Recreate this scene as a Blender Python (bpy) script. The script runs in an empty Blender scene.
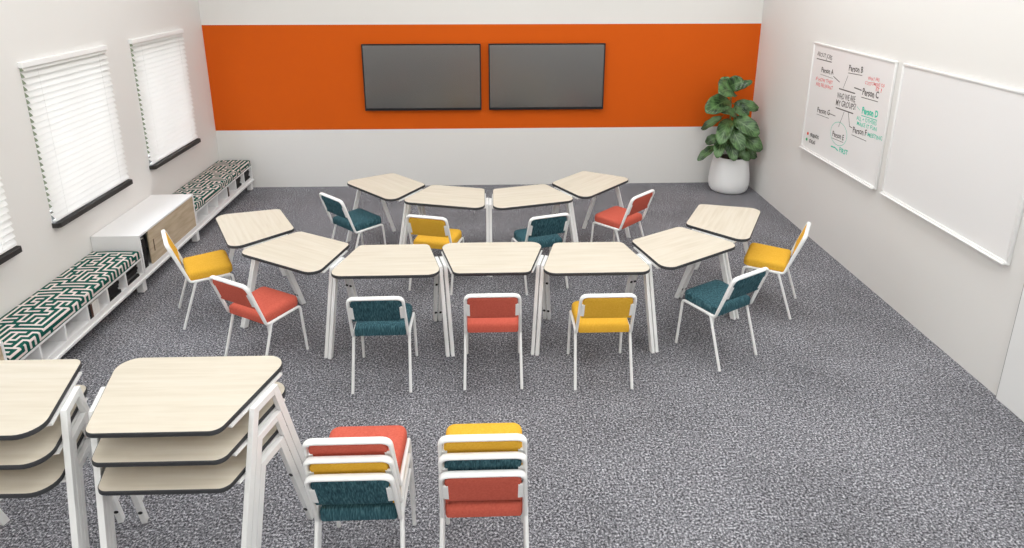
import bpy, bmesh, math, random
from mathutils import Vector, Matrix
C = bpy.context.scene
COL = C.collection
PI = math.pi
random.seed(7)

# ------------------------------------------------------------------ room figures (metres)
XL, XR, YB, YF, ZC = -3.817, 3.709, 8.792, -1.2, 4.2
CAM_Z = 3.05

# ------------------------------------------------------------------ helpers
def link(name, me, parent=None, loc=(0, 0, 0), rot=(0, 0, 0)):
    o = bpy.data.objects.new(name, me)
    COL.objects.link(o)
    o.location = loc
    o.rotation_euler = rot
    if parent: o.parent = parent
    return o

def obj(name, bm, mats, parent=None, loc=(0, 0, 0), rot=(0, 0, 0), smooth=None):
    """bmesh -> one mesh object. smooth = auto-smooth angle in degrees or None for flat."""
    bmesh.ops.recalc_face_normals(bm, faces=bm.faces[:])
    if smooth is not None:
        for f in bm.faces: f.smooth = True
        lim = math.radians(smooth)
        for e in bm.edges:
            if len(e.link_faces) == 2 and e.calc_face_angle(0) > lim: e.smooth = False
    me = bpy.data.meshes.new(name)
    bm.to_mesh(me); bm.free()
    for m in (mats if isinstance(mats, (list, tuple)) else [mats]): me.materials.append(m)
    return link(name, me, parent, loc, rot)

def thing(name, label, cat, loc=(0, 0, 0), rotz=0, group=None):
    o = bpy.data.objects.new(name, None); COL.objects.link(o)
    o.empty_display_size = .1
    o.location = loc; o.rotation_euler = (0, 0, rotz)
    return tag(o, label, cat, group)

def tag(o, label, cat, group=None):
    o['label'] = label; o['category'] = cat
    if group: o['group'] = group
    return o

def structure(o, label=None, cat=None):
    o['kind'] = 'structure'
    if label: o['label'] = label
    if cat: o['category'] = cat
    return o

def dup(root, loc, rotz, label, group=None):
    """copy of a thing with copies of its parts and sub-parts"""
    r = root.copy(); COL.objects.link(r)
    r.location = loc; r.rotation_euler = (0, 0, rotz); r['label'] = label
    if group: r['group'] = group
    for ch in list(root.children):
        c = ch.copy(); COL.objects.link(c); c.parent = r
        for g in list(ch.children):
            d = g.copy(); COL.objects.link(d); d.parent = c
    return r

def add_box(bm, x0, x1, y0, y1, z0, z1, bev=0, mi=0):
    M = Matrix.Translation(((x0+x1)/2, (y0+y1)/2, (z0+z1)/2)) @ Matrix.Diagonal((abs(x1-x0), abs(y1-y0), abs(z1-z0), 1))
    r = bmesh.ops.create_cube(bm, size=1, matrix=M)
    vs = r['verts']
    fs = {f for v in vs for f in v.link_faces}
    for f in fs: f.material_index = mi
    if bev:
        es = list({e for v in vs for e in v.link_edges})
        bmesh.ops.bevel(bm, geom=es, offset=bev, segments=2, profile=.5, affect='EDGES', clamp_overlap=True)
    return bm

def box(*a, **k): return add_box(bmesh.new(), *a, **k)

def add_prism(bm, pts, axis_o, au, av, an, thick, bev=0):
    """polygon pts (u,v) in the plane (axis_o, au, av), extruded by thick along an (centred)"""
    au, av, an, axis_o = Vector(au), Vector(av), Vector(an), Vector(axis_o)
    lo = [bm.verts.new(axis_o + au*u + av*v - an*thick/2) for u, v in pts]
    hi = [bm.verts.new(axis_o + au*u + av*v + an*thick/2) for u, v in pts]
    n = len(pts)
    fs = [bm.faces.new(lo[::-1]), bm.faces.new(hi)]
    for i in range(n):
        fs.append(bm.faces.new((lo[i], lo[(i+1) % n], hi[(i+1) % n], hi[i])))
    if bev:
        es = [e for e in {e for f in fs for e in f.edges} if not (e.verts[0] in lo and e.verts[1] in hi or e.verts[0] in hi and e.verts[1] in lo)]
        bmesh.ops.bevel(bm, geom=es, offset=bev, segments=3, profile=.5, affect='EDGES', clamp_overlap=True)
    return bm

def fillet(path, rads, seg=6):
    out = [Vector(path[0])]
    for i in range(1, len(path)-1):
        p, a, b = Vector(path[i]), Vector(path[i-1]), Vector(path[i+1])
        da, db = (a-p).normalized(), (b-p).normalized()
        ang = da.angle(db)
        t = min(rads[i-1] / math.tan(ang/2), .48*(a-p).length, .48*(b-p).length)
        s, e = p+da*t, p+db*t
        for k in range(seg+1):
            u = k/seg
            out.append(s*(1-u)**2 + p*2*u*(1-u) + e*u*u)
    out.append(Vector(path[-1]))
    return out

def add_tube(bm, pts, r, n=10, caps=True, r2=None):
    pts = [Vector(p) for p in pts]
    rings = []
    t0 = (pts[1]-pts[0]).normalized()
    ref = Vector((0, 0, 1)) if abs(t0.z) < .9 else Vector((1, 0, 0))
    nrm = (ref - t0*ref.dot(t0)).normalized()
    for i, p in enumerate(pts):
        if i == 0: t = t0
        elif i == len(pts)-1: t = (p-pts[i-1]).normalized()
        else: t = ((p-pts[i-1]).normalized() + (pts[i+1]-p).normalized()).normalized()
        nrm = (nrm - t*nrm.dot(t)).normalized()
        bn = t.cross(nrm)
        rr = r if r2 is None else r + (r2-r)*i/(len(pts)-1)
        rings.append([bm.verts.new(p + (nrm*math.cos(2*PI*k/n) + bn*math.sin(2*PI*k/n))*rr) for k in range(n)])
    for i in range(len(rings)-1):
        for k in range(n):
            bm.faces.new((rings[i][k], rings[i][(k+1) % n], rings[i+1][(k+1) % n], rings[i+1][k]))
    if caps:
        bm.faces.new(rings[0][::-1]); bm.faces.new(rings[-1])
    return bm

def add_lathe(bm, prof, n=48, cx=0, cy=0, cap=True):
    rings = [[bm.verts.new((cx + r*math.cos(2*PI*k/n), cy + r*math.sin(2*PI*k/n), z)) for k in range(n)] for r, z in prof]
    for a, b in zip(rings, rings[1:]):
        for k in range(n): bm.faces.new((a[k], a[(k+1) % n], b[(k+1) % n], b[k]))
    if cap:
        bm.faces.new(rings[0][::-1]); bm.faces.new(rings[-1])
    return bm

def round_poly(pts, rads, seg=8):
    out = []
    n = len(pts)
    for i in range(n):
        p, a, b = Vector(pts[i]), Vector(pts[i-1]), Vector(pts[(i+1) % n])
        da, db = (a-p).normalized(), (b-p).normalized()
        ang = da.angle(db); r = rads[i]
        t = r/math.tan(ang/2)
        cen = p + (da+db).normalized()*(r/math.sin(ang/2))
        s, e = p+da*t-cen, p+db*t-cen
        a0 = math.atan2(s.y, s.x); a1 = math.atan2(e.y, e.x)
        d = (a1-a0+PI) % (2*PI)-PI
        for k in range(seg+1):
            w = a0+d*k/seg
            out.append((cen.x+r*math.cos(w), cen.y+r*math.sin(w)))
    return out

def inset_poly(pts, d):
    """move a CCW polygon's points inwards by d"""
    out = []; n = len(pts)
    for i in range(n):
        a, p, b = Vector(pts[i-1]), Vector(pts[i]), Vector(pts[(i+1) % n])
        t = ((p-a).normalized()+(b-p).normalized())
        if t.length < 1e-6: t = p-a
        t.normalize()
        nrm = Vector((-t.y, t.x))
        out.append((p.x+nrm.x*d, p.y+nrm.y*d))
    return out

def add_loft(bm, rings, cap0=True, cap1=True, dome=None):
    vs = [[bm.verts.new(p) for p in r] for r in rings]
    n = len(vs[0])
    for a, b in zip(vs, vs[1:]):
        for k in range(n): bm.faces.new((a[k], a[(k+1) % n], b[(k+1) % n], b[k]))
    if cap0: bm.faces.new(vs[0][::-1])
    if cap1:
        if dome is not None:
            c = bm.verts.new(dome)
            for k in range(n): bm.faces.new((vs[-1][k], vs[-1][(k+1) % n], c))
        else: bm.faces.new(vs[-1])
    return bm

# ------------------------------------------------------------------ materials
def s2l(c): return tuple(((v/255)/12.92 if v/255 <= .04045 else ((v/255+.055)/1.055)**2.4) for v in c) + (1,)

def mat(name, col, rough=.5, spec=.5, bump=None, metallic=0, coat=0):
    m = bpy.data.materials.new(name); m.use_nodes = True
    nt = m.node_tree; b = nt.nodes['Principled BSDF']
    b.inputs['Base Color'].default_value = s2l(col)
    b.inputs['Roughness'].default_value = rough
    b.inputs['Specular IOR Level'].default_value = spec
    b.inputs['Metallic'].default_value = metallic
    if coat: b.inputs['Coat Weight'].default_value = coat
    if bump:
        scale, strength, dist = bump
        tc = nt.nodes.new('ShaderNodeTexCoord'); nz = nt.nodes.new('ShaderNodeTexNoise'); bp = nt.nodes.new('ShaderNodeBump')
        nz.inputs['Scale'].default_value = scale; nz.inputs['Detail'].default_value = 3
        bp.inputs['Strength'].default_value = strength; bp.inputs['Distance'].default_value = dist
        nt.links.new(tc.outputs['Object'], nz.inputs['Vector']); nt.links.new(nz.outputs['Fac'], bp.inputs['Height'])
        nt.links.new(bp.outputs['Normal'], b.inputs['Normal'])
    return m

def mat_noise(name, stops, scale, rough=.8, stretch=(1, 1, 1), detail=4, spec=.3, bump=0, bdist=.002, rand=False, dist=0):
    """noise -> colour ramp; stops = [(pos, rgb), ...]"""
    m = mat(name, stops[0][1], rough, spec)
    nt = m.node_tree; b = nt.nodes['Principled BSDF']
    tc = nt.nodes.new('ShaderNodeTexCoord'); mp = nt.nodes.new('ShaderNodeMapping')
    nz = nt.nodes.new('ShaderNodeTexNoise'); cr = nt.nodes.new('ShaderNodeValToRGB')
    mp.inputs['Scale'].default_value = stretch
    nz.inputs['Scale'].default_value = scale; nz.inputs['Detail'].default_value = detail; nz.inputs['Distortion'].default_value = dist
    el = cr.color_ramp.elements
    while len(el) < len(stops): el.new(.5)
    for e, (p, c) in zip(el, stops): e.position = p; e.color = s2l(c)
    nt.links.new(tc.outputs['Object'], mp.inputs['Vector'])
    if rand:
        oi = nt.nodes.new('ShaderNodeObjectInfo'); mul = nt.nodes.new('ShaderNodeMath'); mul.operation = 'MULTIPLY'; mul.inputs[1].default_value = 37.0
        cx = nt.nodes.new('ShaderNodeCombineXYZ')
        nt.links.new(oi.outputs['Random'], mul.inputs[0])
        for k in ('X', 'Y', 'Z'): nt.links.new(mul.outputs[0], cx.inputs[k])
        nt.links.new(cx.outputs[0], mp.inputs['Location'])
    nt.links.new(mp.outputs['Vector'], nz.inputs['Vector'])
    nt.links.new(nz.outputs['Fac'], cr.inputs['Fac'])
    nt.links.new(cr.outputs['Color'], b.inputs['Base Color'])
    if bump:
        bp = nt.nodes.new('ShaderNodeBump'); bp.inputs['Strength'].default_value = bump; bp.inputs['Distance'].default_value = bdist
        nt.links.new(nz.outputs['Fac'], bp.inputs['Height']); nt.links.new(bp.outputs['Normal'], b.inputs['Normal'])
    return m

M = {}
M['wall'] = mat('painted_wall', (232, 230, 227), .85, .2, bump=(160, .12, .002))
M['orange'] = mat('orange_paint', (214, 92, 14), .8, .2, bump=(160, .1, .002))
M['ceiling'] = mat('ceiling_paint', (240, 240, 238), .9, .1)
M['white_metal'] = mat('white_powder_coat', (245, 245, 244), .38, .45)
M['white_lam'] = mat('white_laminate', (238, 237, 237), .4, .4)
M['black_edge'] = mat('black_rubber_edge', (56, 57, 60), .55, .3)
M['bolt'] = mat('dark_bolt', (18, 18, 20), .4, .5)
M['slat'] = mat('blind_white', (244, 243, 242), .5, .3)
M['blind_rail'] = mat('blind_rail_white', (246, 246, 245), .5, .3)
_n = M['slat'].node_tree; _tr = _n.nodes.new('ShaderNodeBsdfTranslucent'); _mx = _n.nodes.new('ShaderNodeMixShader')
_tr.inputs['Color'].default_value = s2l((245, 243, 240)); _mx.inputs[0].default_value = .45
_n.links.new(_n.nodes['Principled BSDF'].outputs[0], _mx.inputs[1]); _n.links.new(_tr.outputs[0], _mx.inputs[2])
_n.links.new(_mx.outputs[0], _n.nodes['Material Output'].inputs['Surface'])
M['sill'] = mat('charcoal_sill', (52, 50, 49), .5, .3)
M['window_frame'] = mat('window_frame_grey', (150, 146, 140), .5, .3)
M['bezel'] = mat('black_plastic', (22, 23, 25), .4, .4)
M['screen'] = mat('dark_screen_glass', (12, 12, 13), .25, .5)
M['screen'].node_tree.nodes['Principled BSDF'].inputs['IOR'].default_value = 2.9
M['board'] = mat('whiteboard_enamel', (238, 237, 237), .3, .4)
M['board_frame'] = mat('white_aluminium', (240, 240, 239), .35, .5)
M['ink_black'] = mat('black_marker', (98, 95, 93), .6, .2)
M['ink_red'] = mat('red_marker', (228, 96, 96), .6, .2)
M['ink_green'] = mat('green_marker', (84, 205, 178), .6, .2)
M['ink_red_dot'] = mat('red_magnet', (226, 84, 66), .5, .3)
M['ink_green_dot'] = mat('green_magnet', (60, 178, 120), .5, .3)
M['interior_shade'] = mat('dark_interior_shade', (40, 39, 38), .8, .1)
M['pot'] = mat('white_ceramic', (240, 240, 240), .55, .4, bump=(30, .1, .01))
M['soil'] = mat_noise('potting_soil', [(.35, (22, 18, 15)), (.7, (58, 46, 38))], 60, .95, bump=.8, bdist=.01)
M['stem'] = mat('plant_stem', (116, 128, 84), .7, .2)
M['glass'] = mat('window_glass', (255, 255, 255), .02, .5)
_b = M['glass'].node_tree.nodes['Principled BSDF']; _b.inputs['Transmission Weight'].default_value = 1.0; _b.inputs['IOR'].default_value = 1.05

M['wood_top'] = mat_noise('pale_ash_laminate', [(.30, (207, 197, 180)), (.5, (213, 204, 188)), (.70, (217, 209, 195))], 2.2, .5, (1.1, 16, 8), 5, .3, rand=True, dist=.3)
M['oak'] = mat_noise('oak_veneer', [(.28, (178, 158, 130)), (.5, (198, 179, 152)), (.75, (214, 197, 172))], 2.4, .55, (14, 1.3, 9), 5, .3, dist=.4)
M['red'] = mat_noise('coral_red_wool', [(.3, (199, 93, 77)), (.7, (210, 105, 88))], 90, .9, bump=.25, bdist=.002, spec=.1)
M['yellow'] = mat_noise('mustard_yellow_wool', [(.3, (226, 172, 54)), (.7, (235, 184, 70))], 90, .9, bump=.25, bdist=.002, spec=.1)
M['teal'] = mat_noise('teal_chenille', [(.28, (32, 58, 67)), (.5, (52, 88, 98)), (.74, (90, 126, 134))], 48, .85, (3.2, 1, .5), 5, .15, bump=.35, bdist=.003)
M['cush_green'] = mat('deep_green_weave', (24, 84, 74), .9, .1, bump=(300, .2, .002))
M['cush_white'] = mat('pinkish_white_weave', (226, 212, 208), .9, .1, bump=(300, .2, .002))
M['book_black'] = mat('black_cover', (26, 25, 25), .5, .3)
M['book_grey'] = mat('grey_cover', (98, 98, 98), .5, .3)
M['book_brown'] = mat('brown_cover', (92, 62, 48), .55, .3)
M['book_white'] = mat('white_cover', (226, 224, 220), .5, .3)
M['book_ochre'] = mat('ochre_cover', (168, 122, 60), .5, .3)
M['paper'] = mat('paper_pages', (206, 200, 190), .9, .1)

# carpet
def make_carpet():
    m = mat('grey_loop_carpet', (100, 100, 104), 1.0, .05)
    nt = m.node_tree; b = nt.nodes['Principled BSDF']
    tc = nt.nodes.new('ShaderNodeTexCoord')
    def noise(scale, detail, rough=.6):
        n = nt.nodes.new('ShaderNodeTexNoise'); n.inputs['Scale'].default_value = scale; n.inputs['Detail'].default_value = detail
        n.inputs['Roughness'].default_value = rough
        nt.links.new(tc.outputs['Object'], n.inputs['Vector']); return n
    n1 = noise(72, 4, .86); n2 = noise(13, 4, .75)
    # half-metre carpet tiles: the mottling repeats and breaks at the seams
    sp = nt.nodes.new('ShaderNodeSeparateXYZ'); cb = nt.nodes.new('ShaderNodeCombineXYZ'); nt.links.new(tc.outputs['Object'], sp.inputs[0])
    for ax, off in (('X', 1.05), ('Y', 2.98)):
        a1 = nt.nodes.new('ShaderNodeMath'); a1.operation = 'SUBTRACT'; a1.inputs[1].default_value = off
        a2 = nt.nodes.new('ShaderNodeMath'); a2.operation = 'WRAP'; a2.inputs[1].default_value = .487; a2.inputs[2].default_value = 0
        nt.links.new(sp.outputs[ax], a1.inputs[0]); nt.links.new(a1.outputs[0], a2.inputs[0]); nt.links.new(a2.outputs[0], cb.inputs[ax])
    nt.links.new(cb.outputs[0], n2.inputs['Vector']); n3 = noise(1.3, 2)
    cr = nt.nodes.new('ShaderNodeValToRGB'); el = cr.color_ramp.elements
    el.new(.5); el.new(.6)
    for e, (p, c) in zip(el, [(.38, (38, 38, 42)), (.46, (92, 92, 97)), (.54, (140, 140, 146)), (.63, (226, 225, 230))]): e.position = p; e.color = s2l(c)
    nt.links.new(n1.outputs['Fac'], cr.inputs['Fac'])
    mx = nt.nodes.new('ShaderNodeMix'); mx.data_type = 'RGBA'; mx.blend_type = 'MULTIPLY'; mx.inputs['Factor'].default_value = 1
    mr = nt.nodes.new('ShaderNodeMapRange'); mr.inputs['From Min'].default_value = .3; mr.inputs['From Max'].default_value = .7
    mr.inputs['To Min'].default_value = .66; mr.inputs['To Max'].default_value = 1.3
    ad = nt.nodes.new('ShaderNodeMath'); ad.operation = 'MULTIPLY_ADD'; ad.inputs[1].default_value = .55
    mu = nt.nodes.new('ShaderNodeMath'); mu.operation = 'MULTIPLY'; mu.inputs[1].default_value = .45
    nt.links.new(n3.outputs['Fac'], mu.inputs[0])
    nt.links.new(n2.outputs['Fac'], ad.inputs[0]); nt.links.new(mu.outputs[0], ad.inputs[2])
    nt.links.new(ad.outputs[0], mr.inputs['Value'])
    nt.links.new(cr.outputs['Color'], mx.inputs['A']); nt.links.new(mr.outputs['Result'], mx.inputs['B'])
    nt.links.new(mx.outputs['Result'], b.inputs['Base Color'])
    bp = nt.nodes.new('ShaderNodeBump'); bp.inputs['Strength'].default_value = .5; bp.inputs['Distance'].default_value = .006
    nt.links.new(n1.outputs['Fac'], bp.inputs['Height']); nt.links.new(bp.outputs['Normal'], b.inputs['Normal'])
    return m
M['carpet'] = make_carpet()

# leaf: green with paler veins by the leaf's own UVs
def make_leaf_mat():
    m = mat('fig_leaf', (58, 92, 52), .33, .5)
    nt = m.node_tree; b = nt.nodes['Principled BSDF']
    uv = nt.nodes.new('ShaderNodeUVMap'); uv.uv_map = 'leaf'
    sp = nt.nodes.new('ShaderNodeSeparateXYZ'); nt.links.new(uv.outputs['UV'], sp.inputs[0])
    def math_(op, a, bv=None):
        n = nt.nodes.new('ShaderNodeMath'); n.operation = op
        nt.links.new(a, n.inputs[0])
        if bv is not None:
            if isinstance(bv, (int, float)): n.inputs[1].default_value = bv
            else: nt.links.new(bv, n.inputs[1])
        return n.outputs[0]
    ax = math_('ABSOLUTE', sp.outputs['X'])
    ph = math_('SUBTRACT', math_('MULTIPLY', sp.outputs['Y'], 7.0), math_('MULTIPLY', ax, 2.6))
    fr = math_('ABSOLUTE', math_('SUBTRACT', math_('FRACT', ph), .5))
    side = math_('LESS_THAN', fr, .07)
    mid = math_('LESS_THAN', ax, .05)
    vein = math_('MAXIMUM', side, mid)
    nz = nt.nodes.new('ShaderNodeTexNoise'); nz.inputs['Scale'].default_value = 9; nz.inputs['Detail'].default_value = 4
    tc = nt.nodes.new('ShaderNodeTexCoord'); nt.links.new(tc.outputs['Object'], nz.inputs['Vector'])
    cr = nt.nodes.new('ShaderNodeValToRGB'); el = cr.color_ramp.elements
    el[0].position = .35; el[0].color = s2l((22, 48, 26)); el[1].position = .66; el[1].color = s2l((96, 134, 80))
    nt.links.new(nz.outputs['Fac'], cr.inputs['Fac'])
    mx = nt.nodes.new('ShaderNodeMix'); mx.data_type = 'RGBA'
    mx.inputs['B'].default_value = s2l((124, 156, 104))
    fac = math_('MULTIPLY', vein, .55)
    nt.links.new(fac, mx.inputs['Factor']); nt.links.new(cr.outputs['Color'], mx.inputs['A'])
    nt.links.new(mx.outputs['Result'], b.inputs['Base Color'])
    return m
M['leaf'] = make_leaf_mat()

# ------------------------------------------------------------------ the room
structure(obj('floor', box(XL-.2, XR+.2, YF-.2, YB+.2, -.1, 0), M['carpet']))
structure(obj('ceiling', box(XL-.2, XR+.2, YF-.2, YB+.2, ZC, ZC+.1), M['ceiling']))
structure(obj('wall_front', box(XL-.2, XR+.2, YF-.2, YF, 0, ZC), M['wall']))
structure(obj('wall_right', box(XR, XR+.2, YF, YB+.2, 0, ZC), M['wall']))
# back wall: painted band between two heights, as faces of the same wall
bm = bmesh.new()
zs = [0, .84, 2.284, ZC]
for i in range(3): add_box(bm, XL-.2, XR, YB, YB+.2, zs[i], zs[i+1], mi=1 if i == 1 else 0)
structure(obj('wall_back', bm, [M['wall'], M['orange']]))
# left wall with three window openings
WIN = [(3.64, 4.86), (5.315, 6.525), (6.985, 8.18)]
WZ0, WZ1 = .88, 2.265
bm = bmesh.new()
add_box(bm, XL-.2, XL, YF, YB, 0, WZ0); add_box(bm, XL-.2, XL, YF, YB, WZ1, ZC)
ys = [YF] + [v for w in WIN for v in (w[0]+.015, w[1]-.015)] + [YB]
for i in range(0, len(ys), 2): add_box(bm, XL-.2, XL, ys[i], ys[i+1], WZ0, WZ1)
structure(obj('wall_left', bm, M['wall']))

WLAB = ['at the photo\'s left edge', 'in the middle of the left wall', 'nearest the back wall']
for k, (y0, y1) in enumerate(WIN):
    a, b = y0+.015, y1-.015
    bm = bmesh.new(); X0, X1 = XL-.17, XL-.12
    f = .05
    add_box(bm, X0, X1, a, a+f, WZ0, WZ1); add_box(bm, X0, X1, b-f, b, WZ0, WZ1)
    add_box(bm, X0, X1, a+f, b-f, WZ0, WZ0+f); add_box(bm, X0, X1, a+f, b-f, WZ1-f, WZ1)
    add_box(bm, X0, X1, (a+b)/2-.02, (a+b)/2+.02, WZ0+f, WZ1-f)
    w = structure(obj('window_%d' % (k+1), bm, M['window_frame']), 'window behind the white blind ' + WLAB[k])
    obj('glass_pane', box(XL-.148, XL-.142, a+f, b-f, WZ0+f, WZ1-f), M['glass'], w)
    bm = bmesh.new()
    # charcoal sill board with chamfered front corners
    add_prism(bm, [(XL-.12, a), (XL, a), (XL, y0), (XL+.05, y0), (XL+.068, y0+.02), (XL+.068, y1-.02), (XL+.05, y1), (XL, y1), (XL, b), (XL-.12, b)], (0, 0, .872), (1, 0, 0), (0, 1, 0), (0, 0, 1), .046, .004)
    obj('sill', bm, M['sill'], w)

# blinds
BLAB = ['white horizontal slat blind partly cut off by the photo\'s left edge',
        'white horizontal slat blind above the low white cabinet with the wooden door',
        'white horizontal slat blind closest to the orange wall']
for k, (y0, y1) in enumerate(WIN):
    t = thing('window_blind', BLAB[k], 'blind', (XL, (y0+y1)/2, .90), 0, 'slat blinds on the left wall')
    hw = (y1-y0)/2
    obj('headrail', box(-.03, .04, -hw, hw, 1.345, 1.392, bev=.005), M['blind_rail'], t)
    bm = bmesh.new()
    n = 25
    for i in range(n):
        z = .038 + i*(1.295/(n-1))
        # slightly crowned slat, tilted down towards the room
        prof = [(-.004, .036), (.012, .0245), (.027, .008), (.038, -.014)]
        th = .0016
        lo = [[bm.verts.new((x-th*.6, yy, z+zz-th)) for x, zz in prof] for yy in (-hw+.012, hw-.012)]
        hi = [[bm.verts.new((x, yy, z+zz)) for x, zz in prof] for yy in (-hw+.012, hw-.012)]
        for j in range(3):
            bm.faces.new((hi[0][j], hi[0][j+1], hi[1][j+1], hi[1][j])); bm.faces.new((lo[0][j], lo[1][j], lo[1][j+1], lo[0][j+1]))
        for e in (0, 1):
            for j in range(3): bm.faces.new((hi[e][j], hi[e][j+1], lo[e][j+1], lo[e][j]))
        for j in (0, 3): bm.faces.new((hi[0][j], hi[1][j], lo[1][j], lo[0][j]))
    obj('slats', bm, M['slat'], t, smooth=40)
    obj('bottom_rail', box(.004, .036, -hw+.012, hw-.012, .004, .022, bev=.004), M['blind_rail'], t)
    for yy in (-hw*.72, hw*.72):
        bm = bmesh.new(); add_tube(bm, [(.040, yy, .02), (.043, yy, .7), (.040, yy, 1.34)], .0008, 6)
        obj('ladder_cord', bm, M['slat'], t)

# door leaf in the right wall (only its near-left edge is in the frame)
bm = box(XR-.028, XR+.01, 2.93, 3.888, .003, 2.1, bev=.003)
d = structure(obj('door_1', bm, M['board_frame']), 'plain white door leaf in the right wall, at the photo\'s right edge')
obj('door_shadow_strip', box(XR-.014, XR+.01, 3.889, 3.905, .003, 2.11), mat('grey_door_shadow', (150, 149, 147), .6, .3), d)  # grey strip paints in the shadow line along the door leaf's edge
bm = bmesh.new(); add_tube(bm, fillet([(XR-.028, 3.02, 1.02), (XR-.075, 3.02, 1.02), (XR-.075, 3.14, 1.02)], [.012]), .009, 10)
obj('handle', bm, M['bolt'], d, smooth=60)

# ------------------------------------------------------------------ wall screens
SC = [(-1.722, -.122, 'black flat wall screen on the orange band, the one farther from the plant'),
      (-.018, 1.572, 'black flat wall screen on the orange band, the one nearer the plant')]
for x0, x1, lab in SC:
    xc, hw = (x0+x1)/2, (x1-x0)/2
    t = thing('wall_screen', lab, 'screen', (xc, YB, 1.12), 0, 'pair of wall screens')
    bm = bmesh.new(); D0 = -.062; b = .016
    add_box(bm, -hw, hw, D0+.004, -.022, 0, .91, bev=.003)
    for bx in ((-hw, -hw+b, 0, .91), (hw-b, hw, 0, .91), (-hw+b, hw-b, .91-b, .91), (-hw+b, hw-b, 0, .034)):
        add_box(bm, bx[0], bx[1], D0-.004, D0+.006, bx[2], bx[3])
    obj('casing', bm, M['bezel'], t)
    obj('display_panel', box(-hw+b, hw-b, D0+.0015, D0+.004, .034, .91-b), M['screen'], t)
    obj('wall_bracket', box(-.3, .3, -.022, -.0005, .25, .65), M['bezel'], t)

# ------------------------------------------------------------------ whiteboards
def text_fit(bm, s, size, org, width, rot, wgt):
    """flat letters in the board's plane, squeezed to the given width, baseline from org at angle rot"""
    cu = bpy.data.curves.new('t', 'FONT'); cu.body = s; cu.size = size; cu.offset = wgt; cu.resolution_u = 2
    o = bpy.data.objects.new('t', cu); COL.objects.link(o)
    dg = bpy.context.evaluated_depsgraph_get(); dg.update()
    me = bpy.data.meshes.new_from_object(o.evaluated_get(dg))
    w = max(v.co.x for v in me.vertices)
    cr, sr = math.cos(rot), math.sin(rot); vs = []
    for v in me.vertices:
        x = v.co.x*width/w; y = v.co.y + .004*math.sin(x*55)
        vs.append(bm.verts.new(wfm(org[0]+x*cr-y*sr, org[1]+x*sr+y*cr, 0)))
    for p in me.polygons:
        try: bm.faces.new([vs[i] for i in p.vertices])
        except ValueError: pass
    bpy.data.objects.remove(o); bpy.data.curves.remove(cu); bpy.data.meshes.remove(me)

def stroke(bm, pts, w, frame):
    for (a, b) in zip(pts, pts[1:]):
        a, b = Vector(a), Vector(b); d = (b-a)
        if d.length < 1e-6: continue
        d.normalize(); n = Vector((-d.y, d.x))*w/2; e = d*w*.3
        q = [a-e+n, a-e-n, b+e-n, b+e+n]
        bm.faces.new([bm.verts.new(frame(p.x, p.y, 0)) for p in q])

def whiteboard(y_far, y_near, z0, z1, label):
    W, Hh = y_far-y_near, z1-z0
    t = thing('whiteboard', label, 'whiteboard', (XR, (y_far+y_near)/2, z0), 0, 'whiteboards on the right wall')
    obj('board_panel', box(-.016, -.002, -W/2+.012, W/2-.012, .012, Hh-.012), M['board'], t)
    bm = bmesh.new(); f = .022
    add_box(bm, -.026, -.001, -W/2, W/2, Hh-f, Hh, bev=.005); add_box(bm, -.026, -.001, -W/2, W/2, 0, f, bev=.005)
    add_box(bm, -.026, -.001, -W/2, -W/2+f, f, Hh-f, bev=.005); add_box(bm, -.026, -.001, W/2-f, W/2, f, Hh-f, bev=.005)
    obj('frame', bm, M['board_frame'], t, smooth=30)
    obj('pen_tray', box(-.05, -.026, -W/2+.02, W/2-.02, -.004, .008, bev=.003), M['board_frame'], t)
    return t, W, Hh

wb, W, Hh = whiteboard(7.243, 5.70, .978, 2.212, 'whiteboard with a handwritten mind map in black, red and green marker')
whiteboard(5.606, 4.06, .985, 2.212, 'blank whiteboard with nothing written on it')
def wf(u, v, h): return Vector((-.0166, W/2-u*W, Hh-v*Hh)) # u from far end, v from the top, both 0..1
def wfm(u, v, h): return Vector((-.0166, W/2-u, v))          # metres
def PT(u, v): return (u*W, Hh-v*Hh)
bk, rd, gr, rd2, gr2, gr3 = [bmesh.new() for _ in range(6)]
def ln(bm, pts, w=.006): stroke(bm, [PT(*p) for p in pts], w, wfm)
def wr(bm, s, a, b, size, wgt=.001):
    (x0, y0), (x1, y1) = PT(*a), PT(*b)
    text_fit(bm, s, size, (x0, y0), math.hypot(x1-x0, y1-y0), math.atan2(y1-y0, x1-x0), wgt)
wr(bk, 'ABOUT JOBS', (.063, .115), (.275, .119), .068, .0005); ln(bk, [(.064, .142), (.274, .138)], .010)
wr(bk, 'Person A', (.151, .248), (.319, .240), .078, .002); ln(bk, [(.146, .270), (.318, .272)], .004); ln(bk, [(.327, .253), (.412, .283)], .009)
wr(rd, 'IF HOW THEY', (.089, .336), (.329, .322), .054, .0004); wr(rd, 'ARE RELEVANT', (.10, .382), (.339, .369), .054, .0004)
wr(bk, 'Person B', (.502, .168), (.67, .154), .085, .002); ln(bk, [(.504, .186), (.666, .174)], .007); ln(bk, [(.505, .21), (.468, .324)], .006)
wr(rd2, 'WHAT ARE', (.735, .195), (.859, .182), .046, .0002); wr(rd2, 'CUSTOMERS OF', (.711, .236), (.919, .214), .046, .0002); wr(rd2, 'IT ?', (.835, .262), (.899, .256), .055)
ln(bk, [(.599, .288), (.685, .290)], .011); wr(bk, 'Person C', (.698, .322), (.876, .312), .092, .0025); ln(bk, [(.696, .344), (.876, .335)], .007)
ln(bk, [(.42, .338), (.617, .333)], .012)
wr(bk, 'WHO WE ARE', (.41, .424), (.633, .402), .088, .0012); wr(bk, 'MY GROUPS?', (.405, .487), (.652, .462), .088, .0012)
ln(bk, [(.413, .506), (.63, .498)], .012)
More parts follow.
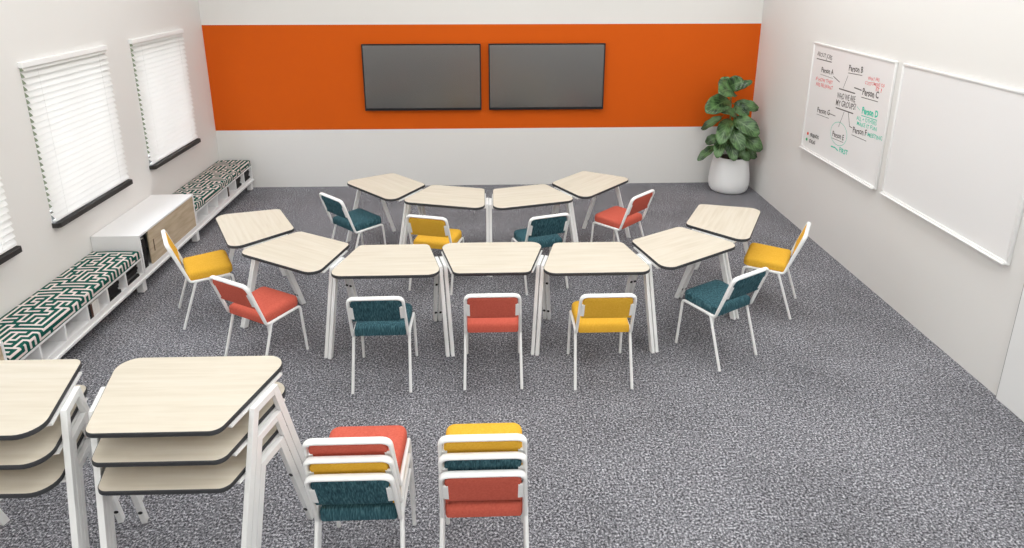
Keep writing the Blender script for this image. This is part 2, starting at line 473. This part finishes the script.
wr(bk, 'Person G', (.17, .612), (.344, .597), .080, .002); ln(bk, [(.17, .632), (.34, .624)], .005); ln(bk, [(.339, .580), (.42, .579)], .008)
ln(bk, [(.523, .514), (.481, .656)], .006); wr(bk, 'Person E', (.417, .758), (.566, .748), .080, .002); ln(bk, [(.418, .776), (.565, .768)], .005)
ln(gr2, [(.495+.105*math.cos(a*.3), .715+.10*math.sin(a*.3)) for a in range(22)], .005)
ln(bk, [(.575, .508), (.612, .612), (.645, .615)], .008); wr(bk, 'Person F', (.657, .650), (.815, .628), .085, .002); ln(bk, [(.652, .671), (.821, .668)], .006)
wr(gr, 'Person D', (.725, .468), (.901, .456), .090, .004); ln(gr, [(.727, .486), (.897, .476)], .008); ln(gr, [(.665, .43), (.70, .45)], .005)
wr(gr, 'ALL + OTHERS', (.679, .535), (.90, .515), .056, .0008); wr(gr, 'MAKE IT FUN', (.69, .577), (.91, .559), .056, .0008); wr(gr, '- MEETING', (.80, .628), (.985, .613), .056, .0008)
wr(gr3, 'FIRST', (.53, .862), (.64, .855), .07, .002)
ln(gr3, [(.423, .850), (.475, .845), (.515, .857)], .014)
wr(bk, 'FRIENDS', (.118, .862), (.243, .848), .054, .002); wr(bk, 'IDEAS', (.115, .920), (.204, .912), .054, .002)
obj('black_writing', bk, M['ink_black'], wb)
obj('red_writing', rd, M['ink_red'], wb); obj('red_writing', rd2, M['ink_red'], wb)
obj('green_writing', gr, M['ink_green'], wb); obj('green_ring', gr2, M['ink_green'], wb); obj('green_writing', gr3, M['ink_green'], wb)
for nm, m_, (u, v) in (('red_dot', 'ink_red_dot', (.081, .845)), ('green_dot', 'ink_green_dot', (.074, .903))):
    bm = bmesh.new(); p = PT(u, v)
    bmesh.ops.create_cone(bm, cap_ends=True, segments=20, radius1=.018, radius2=.015, depth=.005, matrix=Matrix.Translation((-.019, W/2-p[0], p[1])) @ Matrix.Rotation(-PI/2, 4, 'Y'))
    obj(nm, bm, M[m_], wb)

# ------------------------------------------------------------------ desks
TA, TB, TD, TH = .908, .597, .583, .74      # long edge, short edge, depth, height
def desk_master():
    root = thing('trapezoid_desk', '', 'desk')
    corner = [(-TA/2, -TD/2), (TA/2, -TD/2), (TB/2, TD/2), (-TB/2, TD/2)]
    outer = round_poly(corner, [.095, .095, .06, .06])
    inner = inset_poly(outer, .004)
    bm = bmesh.new()
    add_loft(bm, [[(x, y, TH-.0235) for x, y in inner], [(x, y, TH) for x, y in inner]])
    top = obj('tabletop', bm, M['wood_top'], root)
    bm = bmesh.new()
    rings = [(inset_poly(outer, .0035), TH-.0255), (outer, TH-.022), (outer, TH-.004), (inset_poly(outer, .0037), TH+.0004), ]
    vs = [[bm.verts.new((x, y, z)) for x, y in r] for r, z in rings]
    n = len(outer)
    for i in range(4):
        a, b = vs[i], vs[(i+1) % 4]
        for k in range(n): bm.faces.new((a[k], a[(k+1) % n], b[(k+1) % n], b[k]))
    obj('edge_band', bm, M['black_edge'], top, smooth=40)
    for sg in (1, -1):
        P1, P2 = Vector((sg*TA/2, -TD/2, 0)), Vector((sg*TB/2, TD/2, 0))
        u = (P2-P1).normalized(); mid = (P1+P2)/2
        nrm = Vector((u.y*sg, -u.x*sg, 0)); nrm.normalize()
        pl = mid + nrm*.024
        for e in (1, -1):
            bm = bmesh.new()
            add_prism(bm, [(e*.055, .7095), (e*.097, .7095), (e*.302, .003), (e*.260, .003)], pl, u, (0, 0, 1), nrm, .028, .002)
            leg = obj('leg', bm, M['white_metal'], root)
            bm = bmesh.new()
            add_prism(bm, [(e*.262, 0), (e*.300, 0), (e*.299, .004), (e*.261, .004)], pl, u, (0, 0, 1), nrm, .024)
            obj('foot_pad', bm, M['bolt'], leg)
            # two dark bolt heads on the leg's inner face
            for z in (.11, .43):
                bm = bmesh.new()
                s = .260-.205*(z-.003)/.7065
                c = pl + u*(e*(s+.001)) + Vector((0, 0, z))
                ax = Vector((u.x*e*.711, u.y*e*.711, .205)).normalized()
                bmesh.ops.create_cone(bm, cap_ends=True, segments=12, radius1=.012, radius2=.012, depth=.007, matrix=Matrix.Translation(c) @ Vector((0, 0, 1)).rotation_difference(ax).to_matrix().to_4x4())
                obj('bolt', bm, M['bolt'], leg)
        bm = bmesh.new()
        add_prism(bm, [(-.066, .671), (-.0552, .7093), (.0552, .7093), (.066, .671)], pl, u, (0, 0, 1), nrm, .0275, .002)
        obj('top_rail', bm, M['white_metal'], root)
        bm = bmesh.new()
        pp = mid - nrm*.017
        add_prism(bm, [(-.185, .699), (-.185, .7112), (.225, .7112), (.225, .699)], pp, u, (0, 0, 1), nrm, .050)
        obj('support_plate', bm, M['white_metal'], root)
    return root

R_ = math.radians
G1, G2, G3 = 'desks of the front arc', 'desks of the back arc', 'desks in the two stacks'
desks = [
    ((-.837, 4.831, 0), 0, 'front arc desk with the teal chair seen from behind, left of the middle desk', G1),
    ((.002, 4.848, 0), PI, 'middle desk of the front arc, its short side facing the red chair', G1),
    ((.836, 4.823, 0), 0, 'front arc desk with the yellow chair seen from behind, right of the middle desk', G1),
    ((-1.621, 5.047, 0), R_(-29.7), 'slanted front arc desk in front of the sideways red chair', G1),
    ((-2.191, 5.609, 0), R_(-60.2), 'outermost desk of the front arc on the cabinet side, by the yellow chair', G1),
    ((1.618, 5.036, 0), R_(30.1), 'slanted front arc desk in front of the sideways teal chair', G1),
    ((2.2, 5.601, 0), R_(60.2), 'outermost desk of the front arc on the whiteboard side, by the yellow chair', G1),
    ((-1.126, 6.707, 0), R_(-45.3), 'outermost desk of the back arc on the cabinet side, behind the teal chair', G2),
    ((-.428, 6.332, 0), R_(-14.6), 'inner desk of the back arc, directly behind the yellow chair', G2),
    ((.38, 6.318, 0), R_(14.8), 'inner desk of the back arc, directly behind the teal chair', G2),
    ((1.077, 6.711, 0), R_(45.2), 'outermost desk of the back arc on the plant side, behind the red chair', G2),
]
SA, SB = (-2.458, 2.736), (-1.521, 2.733)
for nm, (sx, sy), rz in (('desk stack cut off by the photo\'s left edge', SA, R_(-.4)), ('desk stack beside the stacked chairs', SB, PI-.006)):
    for k, w in enumerate(('bottom pale wood desk', 'middle pale wood desk', 'topmost pale wood desk')):
        desks.append(((sx, sy, k*.158), rz, w + ' of the ' + nm, G3))
dm = desk_master()
for i, (loc, rz, lab, g) in enumerate(desks):
    if i == 0:
        dm.location = loc; dm.rotation_euler = (0, 0, rz); dm['label'] = lab; dm['group'] = g
    else: dup(dm, loc, rz, lab, g)

# ------------------------------------------------------------------ chairs (seat faces local +y)
TR = .0112
def chair_master(colour, mname):
    root = thing('stacking_chair', '', 'chair')
    m = M[mname]; wm = M['white_metal']
    K = lambda s: Vector((s*.207, .205, .418)); B = lambda s: Vector((s*.204, -.133, .424)); T = lambda s: Vector((s*.194, -.264, .802))
    # continuous front-leg / side-rail / back hoop tube, cut into its legs and its upper frame
    path = fillet([(-.213, .234, .004), K(-1), B(-1), T(-1), T(1), B(1), K(1), (.213, .234, .004)], [.035, .035, .048, .048, .035, .035])
    nseg = 7
    body = path[1+nseg//2:-(1+nseg//2)]
    bm = bmesh.new(); add_tube(bm, body, TR, 12)
    # the hoop of the back is a flattened oval, deeper than it is wide
    hb = Vector((0, -.133, .424)); hu = (T(1)-B(1)); hu = Vector((0, hu.y, hu.z)).normalized(); hn = Vector((0, hu.z, -hu.y))
    for v in bm.verts:
        tt = (v.co-hb).dot(hu)
        if tt > .02 and v.co.y < -.1:
            dn = (v.co-hb).dot(hn); v.co += hn*dn*.55*min(1, (tt-.02)/.06)
            if tt > .36: v.co -= hu*0
    obj('frame', bm, wm, root, smooth=60)
    for part in (path[:2+nseg//2], path[-(2+nseg//2):][::-1]):
        bm = bmesh.new(); add_tube(bm, part, TR, 10); obj('leg', bm, wm, root, smooth=60)
    for s in (-1, 1):
        bm = bmesh.new()
        add_tube(bm, fillet([(s*.2055, -.045, .4215), (s*.2055, -.088, .420), (s*.213, -.234, .004)], [.02]), TR, 10)
        obj('leg', bm, wm, root, smooth=60)
    # seat cushion, rounded and slightly dished
    def outline(i):
        return inset_poly(round_poly([(-.189, -.146), (.189, -.146), (.206, .218), (-.206, .218)], [.018, .018, .05, .05], 6), i)
    rows = [(.012, .426), (.002, .431), (0, .440), (0, .478), (.005, .492), (.015, .501), (.03, .5055)]
    rings = []
    for i, z in rows: rings.append([(x, y, z) for x, y in outline(i)])
    bm = bmesh.new()
    base = outline(.03)
    cx, cy = 0, .04
    for f, z in ((.75, .5065), (.5, .5045), (.25, .5035)):
        rings.append([(cx+(x-cx)*f, cy+(y-cy)*f, z) for x, y in base])
    add_loft(bm, rings, dome=(cx, cy, .503))
    obj('seat', bm, m, root, smooth=50)
    # backrest in the plane of the hoop; t runs up the upright from the bend
    up = (T(1)-B(1)); L = up.length; up.normalize(); up = Vector((0, up.y, up.z)).normalized()
    nrm = Vector((0, up.z, -up.y))                       # towards the sitter
    org = Vector((0, -.133, .424))
    w1, w2 = .185, .168
    pts = [(-w1+.003, .172), (w1-.003, .172), (w1-.001, .190), (w2, .196), (w2, .322), (w1-.005, .328), (w1-.007, .352), (w1-.022, .379), (-w1+.022, .379), (-w1+.007, .352), (-w1+.005, .328), (-w2, .322), (-w2, .196), (-w1+.001, .190)]
    bm = bmesh.new()
    add_prism(bm, pts, org+nrm*.002, (1, 0, 0), up, nrm, .026, .005)
    obj('backrest', bm, m, root, smooth=45)
    for s in (-1, 1):
        bm = bmesh.new()
        add_prism(bm, [(s*(w2-.004), .198), (s*.190, .202), (s*.188, .314), (s*(w2-.004), .320)], org-nrm*.007, (1, 0, 0), up, nrm, .012, .002)
        obj('bracket', bm, wm, root)
    return root

masters = {}
def chair(col, loc, rz, lab, g):
    if col not in masters:
        c = chair_master(*{'red': ('coral red', 'red'), 'yellow': ('mustard yellow', 'yellow'), 'teal': ('dark teal', 'teal')}[col])
        masters[col] = c
        c.location = loc; c.rotation_euler = (0, 0, rz); c['label'] = lab; c['group'] = g
        return c
    return dup(masters[col], loc, rz, lab, g)
H1, H2, H3 = 'chairs at the front arc of desks', 'chairs at the back arc of desks', 'chairs in the two chair stacks'
chair('teal', (-.826, 4.336, 0), R_(.6), 'dark teal front arc chair seen straight from behind, beside the middle red chair', H1)
chair('red', (.004, 4.352, 0), R_(-.2), 'coral red chair at the middle of the front arc, seen straight from behind', H1)
chair('yellow', (.828, 4.322, 0), R_(-.2), 'mustard yellow front arc chair seen straight from behind, beside the middle red chair', H1)
chair('red', (-1.828, 4.593, 0), R_(-29.0), 'coral red chair turned sideways at a slanted front arc desk, near the cabinet', H1)
chair('yellow', (-2.585, 5.335, 0), R_(-60.2), 'mustard yellow chair beside the cabinet with the wooden door', H1)
chair('teal', (1.844, 4.588, 0), R_(29.0), 'dark teal chair turned sideways at a slanted front arc desk, below the whiteboards', H1)
chair('yellow', (2.577, 5.322, 0), R_(59.2), 'mustard yellow chair nearest the right wall', H1)
chair('teal', (-1.442, 6.35, 0), R_(-43.2), 'dark teal chair turned sideways at the outermost back arc desk', H2)
chair('yellow', (-.540, 5.84, 0), R_(-14.4), 'mustard yellow chair at the back arc, half hidden by the front desks', H2)
chair('teal', (.470, 5.82, 0), R_(17.0), 'dark teal chair at the back arc, half hidden by the front desks', H2)
chair('red', (1.380, 6.328, 0), R_(43.0), 'coral red chair at the outermost back arc desk, nearest the plant', H2)
for sx, cols, where in ((-.665, ('teal', 'yellow', 'red'), 'stack next to the stacked desks'), (-.050, ('red', 'teal', 'yellow'), 'stack farther from the stacked desks')):
    for k, c in enumerate(cols):
        word = {'teal': 'dark teal', 'yellow': 'mustard yellow', 'red': 'coral red'}[c]
        pos = ('at the bottom of the chair ', 'in the middle of the chair ', 'on top of the chair ')[k]
        chair(c, (sx, 2.69+.012*k, .089*k), 0, word+' chair '+pos+where, H3)

# ------------------------------------------------------------------ storage wall: base, benches, cabinets, cushions, books
XF = -3.36; XB = XL+.004
t = thing('bench_platform', 'long low white platform on square legs, carrying the benches and cabinets', 'platform', (0, 0, 0))
Y0, Y1 = 2.77, 8.735
bm = bmesh.new(); add_box(bm, XB, XF-.002, Y0, Y1, .122, .178, bev=.003); obj('platform', bm, M['white_lam'], t)
bm = bmesh.new(); add_box(bm, XF-.002, XF+.016, Y0, Y1, .128, .152, bev=.003); obj('front_lip', bm, M['white_lam'], t)
for yl in (2.83, 3.97, 5.735, 6.925, 8.675):
    for xl in (XF-.035, XB+.06):
        leg = obj('leg', box(xl-.032, xl+.032, yl-.032, yl+.032, .008, .122, bev=.003), M['white_lam'], t)
        obj('foot_pad', box(xl-.026, xl+.026, yl-.026, yl+.026, 0, .008), M['bolt'], leg)

def bench(y0, y1, label):
    t = thing('storage_bench', label, 'storage bench', (XB, y0, .178), 0, 'cubby benches under the windows')
    L, D = y1-y0, XF-XB
    p = .018
    bm = bmesh.new()
    add_box(bm, 0, D, 0, L, 0, p); add_box(bm, 0, D, 0, L, .158, .158+p); add_box(bm, 0, .012, 0, L, p, .158)
    add_box(bm, .012, D, 0, p, p, .158); add_box(bm, .012, D, L-p, L, p, .158)
    obj('carcass', bm, M['white_lam'], t)
    for k in range(1, 6):
        y = L*k/6
        obj('divider', box(.013, D-.001, y-p/2, y+p/2, p, .158), M['white_lam'], t)
    return t

def maze(nx, ny, seed):
    """grid of booleans: True = light passage, random spanning tree with long runs"""
    rnd = random.Random(seed)
    g = [[False]*ny for _ in range(nx)]
    cells = [(i, j) for i in range(0, nx, 2) for j in range(0, ny, 2)]
    seen = {cells[0]}; st = [(cells[0], None)]; g[0][0] = True
    while st:
        k = len(st)-1 if rnd.random() < .8 else rnd.randrange(len(st))
        (i, j), d0 = st[k]
        nb = [(a, b) for a, b in ((2, 0), (-2, 0), (0, 2), (0, -2)) if 0 <= i+a < nx and 0 <= j+b < ny and (i+a, j+b) not in seen]
        if not nb: st.pop(k); continue
        d = d0 if d0 in nb and rnd.random() < .45 else rnd.choice(nb)
        c = (i+d[0], j+d[1]); seen.add(c)
        g[i+d[0]//2][j+d[1]//2] = True; g[c[0]][c[1]] = True
        st.append((c, d))
    return g

def cushion(y0, y1, label, seed):
    t = thing('seat_cushion', label, 'cushion', (XB, y0, .354), 0, 'patterned bench cushions')
    L, D, Hc, r = y1-y0, XF-XB, .078, .016
    # cross-section unrolled from the back bottom over the top to the front bottom
    prof = [(.004, 0), (.004, Hc-r)]
    for k in range(1, 4): a = PI-PI/2*k/3; prof.append((.004+r+r*math.cos(a), Hc-r+r*math.sin(a)))
    x1 = D-.002-r; x0 = prof[-1][0]
    nt_ = 26
    for k in range(1, nt_+1): prof.append((x0+(x1-x0)*k/nt_, Hc+.006*math.sin(PI*k/nt_)))
    for k in range(1, 4): a = PI/2-PI/2*k/3; prof.append((x1+r+r*math.cos(a)-r, Hc-r+r*math.sin(a)))
    for k in range(1, 4): prof.append((D-.002, (Hc-r)*(1-k/3)))
    arc = [0]
    for a, b in zip(prof, prof[1:]): arc.append(arc[-1]+math.hypot(b[0]-a[0], b[1]-a[1]))
    light, dark = .0205, .0305                           # widths of pale and green strokes
    def borders(n): return [0]+[sum(light if q % 2 == 0 else dark for q in range(k+1)) for k in range(n)]
    ny = int(L/(light+dark))*2+1; yb = borders(ny); yb = [v*L/yb[-1] for v in yb]
    nx = int(arc[-1]/(light+dark)+1)*2+1; xb = borders(nx)
    g = maze(nx, ny, seed)
    # finer lengthwise grid; cross-section resampled at maze-cell borders
    def at(s):
        for k in range(1, len(arc)):
            if s <= arc[k]+1e-9:
                f = (s-arc[k-1])/(arc[k]-arc[k-1]); return (prof[k-1][0]+(prof[k][0]-prof[k-1][0])*f, prof[k-1][1]+(prof[k][1]-prof[k-1][1])*f)
        return prof[-1]
    ss = sorted(set([round(v, 5) for v in xb if v < arc[-1]] + [round(a, 5) for a in arc]))
    bm = bmesh.new()
    grid = []
    for j in range(ny+1):
        y = yb[j]
        e = min(1, min(j, ny-j)/.9); sh = 0 if 0 < j < ny else .004
        grid.append([bm.verts.new((at(s)[0], y if sh == 0 else (y+.003 if j == 0 else y-.003), max(0, at(s)[1]-sh))) for s in ss])
    for j in range(ny):
        for k in range(len(ss)-1):
            f = bm.faces.new((grid[j][k], grid[j][k+1], grid[j+1][k+1], grid[j+1][k]))
            mid_ = (ss[k]+ss[k+1])/2; ci = max(q for q in range(nx) if xb[q] <= mid_)
            f.material_index = 1 if g[ci][j] else 0
            f.smooth = True
    for row in (grid[0][::-1], grid[-1]): bm.faces.new(row)
    me = bpy.data.meshes.new('cover'); bmesh.ops.recalc_face_normals(bm, faces=bm.faces[:]); bm.to_mesh(me); bm.free()
    me.materials.append(M['cush_green']); me.materials.append(M['cush_white'])
    link('cover', me, t)
    bm = bmesh.new()
    for y in (.0,):
        add_tube(bm, [(D-.0015, .01, .006), (D-.0015, L-.01, .006)], .003, 6)
    obj('piping', bm, M['cush_green'], t)
    return t

NB, FB = (4.0, 5.755), (6.95, 8.725)
bench(*NB, 'white cubby bench nearer the camera, between the two cabinets')
bench(*FB, 'white cubby bench in the back corner beside the wooden-door cabinet')
cushion(NB[0]+.004, NB[1]-.004, 'green and white maze-patterned cushion on the bench nearer the camera', 3)
cushion(FB[0]+.004, FB[1]-.004, 'green and white maze-patterned cushion on the bench in the back corner', 11)

def cabinet(y0, y1, label, door_open):
    t = thing('low_cabinet', label, 'cabinet', (XB, y0, .178), 0, 'low white cabinets on the base')
    L, D, Hc, p = y1-y0, XF-XB, .392, .018
    bm = bmesh.new()
    add_box(bm, 0, D, 0, L, Hc-p, Hc); add_box(bm, 0, D, 0, L, 0, p); add_box(bm, 0, D, 0, p, p, Hc-p); add_box(bm, 0, D, L-p, L, p, Hc-p)
    obj('carcass', bm, M['white_lam'], t)
    obj('shade_panel', box(.001, .008, p, L-p, p, Hc-p), M['interior_shade'], t)  # dark sheet: shade of the enclosed interior put in as colour
    obj('partition', box(.008, D-.06, L*.5-.009, L*.5+.009, p, Hc-p), M['white_lam'], t)
    dy = .17 if door_open else .02
    door = obj('door', box(D-.022, D-.004, dy, L-.019, p+.002, Hc-p-.002, bev=.0015), M['oak'], t)
    bm = bmesh.new(); add_box(bm, D-.0045, D-.0025, dy+.062, dy+.078, .13, .255, bev=.0008)
    obj('finger_slot', bm, mat('dark_oak_recess', (96, 78, 60), .7, .2), door)
    obj('door_track', box(D-.03, D-.001, p, L-p, p, p+.0018), M['board_frame'], t)
    return t
cabinet(5.772, 6.94, 'low white cabinet with a pale oak sliding door, between the two benches', True)
cabinet(2.79, 3.985, 'low white cabinet at the photo\'s left edge, only its far corner showing', False)

def book(name, lab, loc, rot, th, h, d, cm, cat='book', group=None):
    """upright book: thickness along y, height z, depth -x; spine at the front (x=0)"""
    t = thing(name, lab, cat, loc, 0, group); t.rotation_euler = rot
    bm = bmesh.new(); c = .002
    add_box(bm, -d, 0, -th/2, -th/2+c, 0, h); add_box(bm, -d, 0, th/2-c, th/2, 0, h); add_box(bm, -c, .0005, -th/2+c, th/2-c, 0, h)
    obj('cover', bm, M[cm], t)
    obj('pages', box(-d+.003, -c, -th/2+c, th/2-c, .002, h-.002), M['paper'], t)
    return t
for (y0, y1), where in ((NB, 'cubby bench nearer the camera'), (FB, 'cubby bench in the back corner')):
    L = y1-y0; zf = .178+.018; cw = L/6
    cub = lambda k: y0+cw*k+.010
    # cubby 4: upright books leaning on the divider
    y = cub(3); ths = [(.034, .128, 'book_black', 'black'), (.022, .120, 'book_brown', 'brown'), (.03, .124, 'book_white', 'first white'), (.03, .122, 'book_white', 'second white'), (.026, .118, 'book_white', 'third white')]
    if where != 'cubby bench nearer the camera': ths = ths[:2]
    for th, h, cm, w in ths:
        book('book', '%s upright book standing in the %s' % (w, where), (XF-.006, y+th/2+.001, zf), (0, 0, 0), th, h, .2, cm, 'book', 'upright books in the '+where)
        y += th+.002
    # cubbies 5 and 6: books lying flat, spines out
    for k, seq, w in ((4, ('book_black', 'book_black', 'book_black', 'book_black'), 'second-last cubby'), (5, ('book_black', 'book_grey', 'book_black', 'book_black', 'book_black') if where.startswith('cubby bench n') else ('book_black',)*5, 'last cubby')):
        z = zf
        n = len(seq)
        for i, cm in enumerate(seq):
            th = .030 if n == 4 else .0245
            word = {'book_black': 'black', 'book_grey': 'grey', 'book_ochre': 'ochre'}[cm]
            ordn = ('bottom', 'second', 'third', 'fourth', 'fifth')[i]
            hh = (.185 if k == 4 else .21) - .008*((i*3) % 4)
            o = book('book', '%s %s flat book in the %s of the %s' % (ordn, word, w, where), (XF-.008-.005*((i*2) % 3), cub(k)+.004+hh, z+th/2+.0005), (PI/2, 0, 0), th, hh, .19, cm, 'book', 'flat books in the '+where)
            z += th+.0006
# ring binders behind the half-open sliding door
zf = .178+.0205
for i, (cm, th, lab) in enumerate((('book_black', .05, 'black ring binder with a grey spine label, beside the oak sliding door'), ('book_black', .05, 'plain black ring binder half behind the oak sliding door'))):
    b = book('ring_binder', lab, (XF-.026, 5.772+.02+.03+.054*i, zf), (0, 0, 0), th, .30, .26, cm, 'binder', 'ring binders in the cabinet')
    if i == 0:
        obj('spine_label', box(.0005, .0015, -.017, .017, .14, .27), M['book_grey'], b)

# ------------------------------------------------------------------ potted fiddle-leaf fig
PX, PY = 3.345, 8.47
t = thing('potted_fig', 'leafy green fig plant in a white rounded pot, in the corner by the right wall', 'plant', (PX, PY, 0))
bm = bmesh.new()
add_lathe(bm, [(.20, 0), (.235, .012), (.262, .05), (.275, .11), (.277, .16), (.270, .25), (.255, .36), (.236, .46), (.226, .503), (.221, .508), (.212, .503), (.214, .45), (.216, .40)], 56)
obj('pot', bm, M['pot'], t, smooth=50)
bm = bmesh.new(); add_lathe(bm, [(.2145, .44), (.213, .462), (.15, .47), (.05, .475)], 40); obj('soil', bm, M['soil'], t)
bm = bmesh.new()
add_tube(bm, [(.0, 0, .46), (-.02, -.01, .75), (-.07, -.01, 1.1), (-.09, -.01, 1.46)], .014, 10, r2=.007)
add_tube(bm, [(.02, .02, .46), (.06, .02, .7), (.05, .0, 1.02)], .011, 10, r2=.006)
obj('stem', bm, M['stem'], t, smooth=60)
LEAVES = [((3.29, 8.46, 1.44), (2.97, 8.20, 1.43), .25, (.1, -.75, .75), .06), ((3.24, 8.52, 1.40), (3.12, 8.50, 1.60), .20, (0, -.9, .4), .03), ((3.27, 8.46, 1.42), (3.52, 8.44, 1.55), .10, (-.3, -.5, .8), .02),
    ((3.20, 8.47, 1.47), (3.38, 8.36, 1.565), .20, (0, -.8, .6), .03), ((3.26, 8.45, 1.32), (2.83, 8.18, 1.17), .25, (-.25, -.6, .8), .05),
    ((3.28, 8.46, 1.25), (3.62, 8.40, 1.17), .15, (.1, -.5, .7), .05), ((3.30, 8.46, 1.24), (3.47, 8.35, 1.09), .16, (.2, -.6, .5), .04), ((3.40, 8.44, 1.05), (2.96, 8.18, 1.21), .13, (0, -.35, .9), .07),
    ((3.20, 8.5, 1.07), (2.95, 8.60, .84), .11, (-.6, .1, .8), .03), ((3.27, 8.40, 1.08), (3.57, 8.18, .86), .22, (.35, -.75, .7), .05),
    ((3.26, 8.42, 1.08), (3.06, 8.16, .74), .19, (-.5, -.75, .5), .06), ((3.24, 8.38, .84), (3.27, 8.14, .52), .16, (-.05, -.9, .3), .04),
    ((3.24, 8.38, .98), (3.36, 8.12, .66), .19, (.05, -.85, .4), .05), ((3.33, 8.42, .90), (3.64, 8.20, .64), .21, (.45, -.75, .6), .05),
    ((3.39, 8.45, .72), (3.63, 8.32, .50), .15, (.5, -.7, .5), .04), ((3.33, 8.42, .66), (3.53, 8.27, .49), .14, (.2, -.8, .6), .04),
    ((3.12, 8.42, .68), (2.82, 8.28, .48), .11, (-.6, -.2, .8), .04), ((3.18, 8.5, .78), (3.02, 8.58, .65), .13, (-.5, -.3, .6), .03),
    ((3.18, 8.40, .84), (3.04, 8.17, .55), .15, (-.4, -.85, .3), .05), ((3.28, 8.52, 1.20), (3.10, 8.66, 1.12), .16, (-.2, .3, .9), .03), ((3.34, 8.5, .95), (3.50, 8.66, .86), .17, (.3, .3, .9), .03)]
bm = bmesh.new(); uvl = bm.loops.layers.uv.new('leaf')
st = bmesh.new()
for base, tip, wd, nh, droop in LEAVES:
    b, tp = Vector(base)-Vector((PX, PY, 0)), Vector(tip)-Vector((PX, PY, 0))
    ax = tp-b; Ln = ax.length; ax.normalize()
    nh = Vector(nh).normalized()*.55+Vector((-.36, -.9, .25)); wd *= 1.22; nn = (nh-ax*nh.dot(ax)).normalized(); sd = ax.cross(nn)
    NU, NV = 12, 8
    G = []
    for i in range(NU+1):
        f = i/NU
        # fiddle shape: narrow waist, broad rounded end
        w = wd*.5*(max(0, math.sin(PI*min(1, f**.72*.97+.02)))**.5)*(.74+.34*f)
        row = []
        for j in range(NV+1):
            v = 2*j/NV-1
            z = droop*math.sin(PI*f*.85) - .22*w*(1-abs(v))*0 + .25*w*abs(v)**1.4 + .012*math.sin(f*17+abs(v)*3)*abs(v)
            p = b + ax*Ln*(.10+.90*f) + sd*w*v + nn*z
            row.append((p, v, f))
        G.append(row)
    V = [[bm.verts.new(p) for p, _, _ in r] for r in G]
    for i in range(NU):
        for j in range(NV):
            f_ = bm.faces.new((V[i][j], V[i][j+1], V[i+1][j+1], V[i+1][j])); f_.smooth = True
            for lp, (a, c) in zip(f_.loops, ((i, j), (i, j+1), (i+1, j+1), (i+1, j))): lp[uvl].uv = (G[a][c][1], G[a][c][2])
    add_tube(st, [b, b+ax*Ln*.06+nn*droop*.1, b+ax*Ln*.14+nn*droop*.3], .005, 6)
me = bpy.data.meshes.new('foliage'); bm.to_mesh(me); bm.free(); me.materials.append(M['leaf'])
fo = link('foliage', me, t)
sm = fo.modifiers.new('thick', 'SOLIDIFY'); sm.thickness = .002
obj('leaf_stalks', st, M['stem'], t)

# ------------------------------------------------------------------ light: ceiling panels and daylight
def area(name, loc, sx, sy, power, col=(1, 1, 1), rot=(0, 0, 0)):
    l = bpy.data.lights.new(name, 'AREA'); l.shape = 'RECTANGLE'; l.size = sx; l.size_y = sy; l.energy = power; l.color = col
    o = bpy.data.objects.new(name, l); COL.objects.link(o); o.location = loc; o.rotation_euler = rot
    return o
for x, pw in ((-2.6, 21), (0, 27), (2.6, 30)):
    for y, k in ((-.25, 1.45), (2.2, .85), (4.6, .95), (6.8, 1.0)):
        area('ceiling_lamp', (x, y, ZC-.02), 1.2, 1.8, pw*k, (.985, 1, .99))
w = bpy.data.worlds.new('daylight'); C.world = w; w.use_nodes = True
wn = w.node_tree; bg = wn.nodes['Background']
tc = wn.nodes.new('ShaderNodeTexCoord'); sx = wn.nodes.new('ShaderNodeSeparateXYZ'); rp = wn.nodes.new('ShaderNodeValToRGB')
e = rp.color_ramp.elements; e[0].position = .47; e[0].color = (.035, .04, .028, 1); e[1].position = .53; e[1].color = (.80, .86, .92, 1)
mr = wn.nodes.new('ShaderNodeMapRange'); mr.inputs['From Min'].default_value = -1
wn.links.new(tc.outputs['Generated'], sx.inputs[0]); wn.links.new(sx.outputs['Z'], mr.inputs['Value']); wn.links.new(mr.outputs['Result'], rp.inputs['Fac'])
wn.links.new(rp.outputs['Color'], bg.inputs['Color'])
bg.inputs['Strength'].default_value = 6.5

# ------------------------------------------------------------------ camera
cam = bpy.data.cameras.new('camera'); co = bpy.data.objects.new('camera', cam); COL.objects.link(co)
yaw, pitch, roll = .034500, .285600, .0002
cy, sy, cp, sp = math.cos(yaw), math.sin(yaw), math.cos(pitch), math.sin(pitch)
f = Vector((sy*cp, cy*cp, -sp)); r = Vector((cy, -sy, 0)); u = r.cross(f)
r, u = r*math.cos(roll)+u*math.sin(roll), u*math.cos(roll)-r*math.sin(roll)
mw = Matrix((r, u, -f)).transposed().to_4x4(); mw.translation = (0, 0, CAM_Z)
co.matrix_world = mw
cam.sensor_width = 36; cam.sensor_fit = 'HORIZONTAL'; cam.lens = 642.45/1024*36; cam.shift_y = -120.43/1024
cam.clip_start = .05
C.camera = co
vs = C.view_settings
vs.view_transform = 'Standard'; vs.look = 'None'; vs.exposure = .15; vs.gamma = 1; vs.use_curve_mapping = False
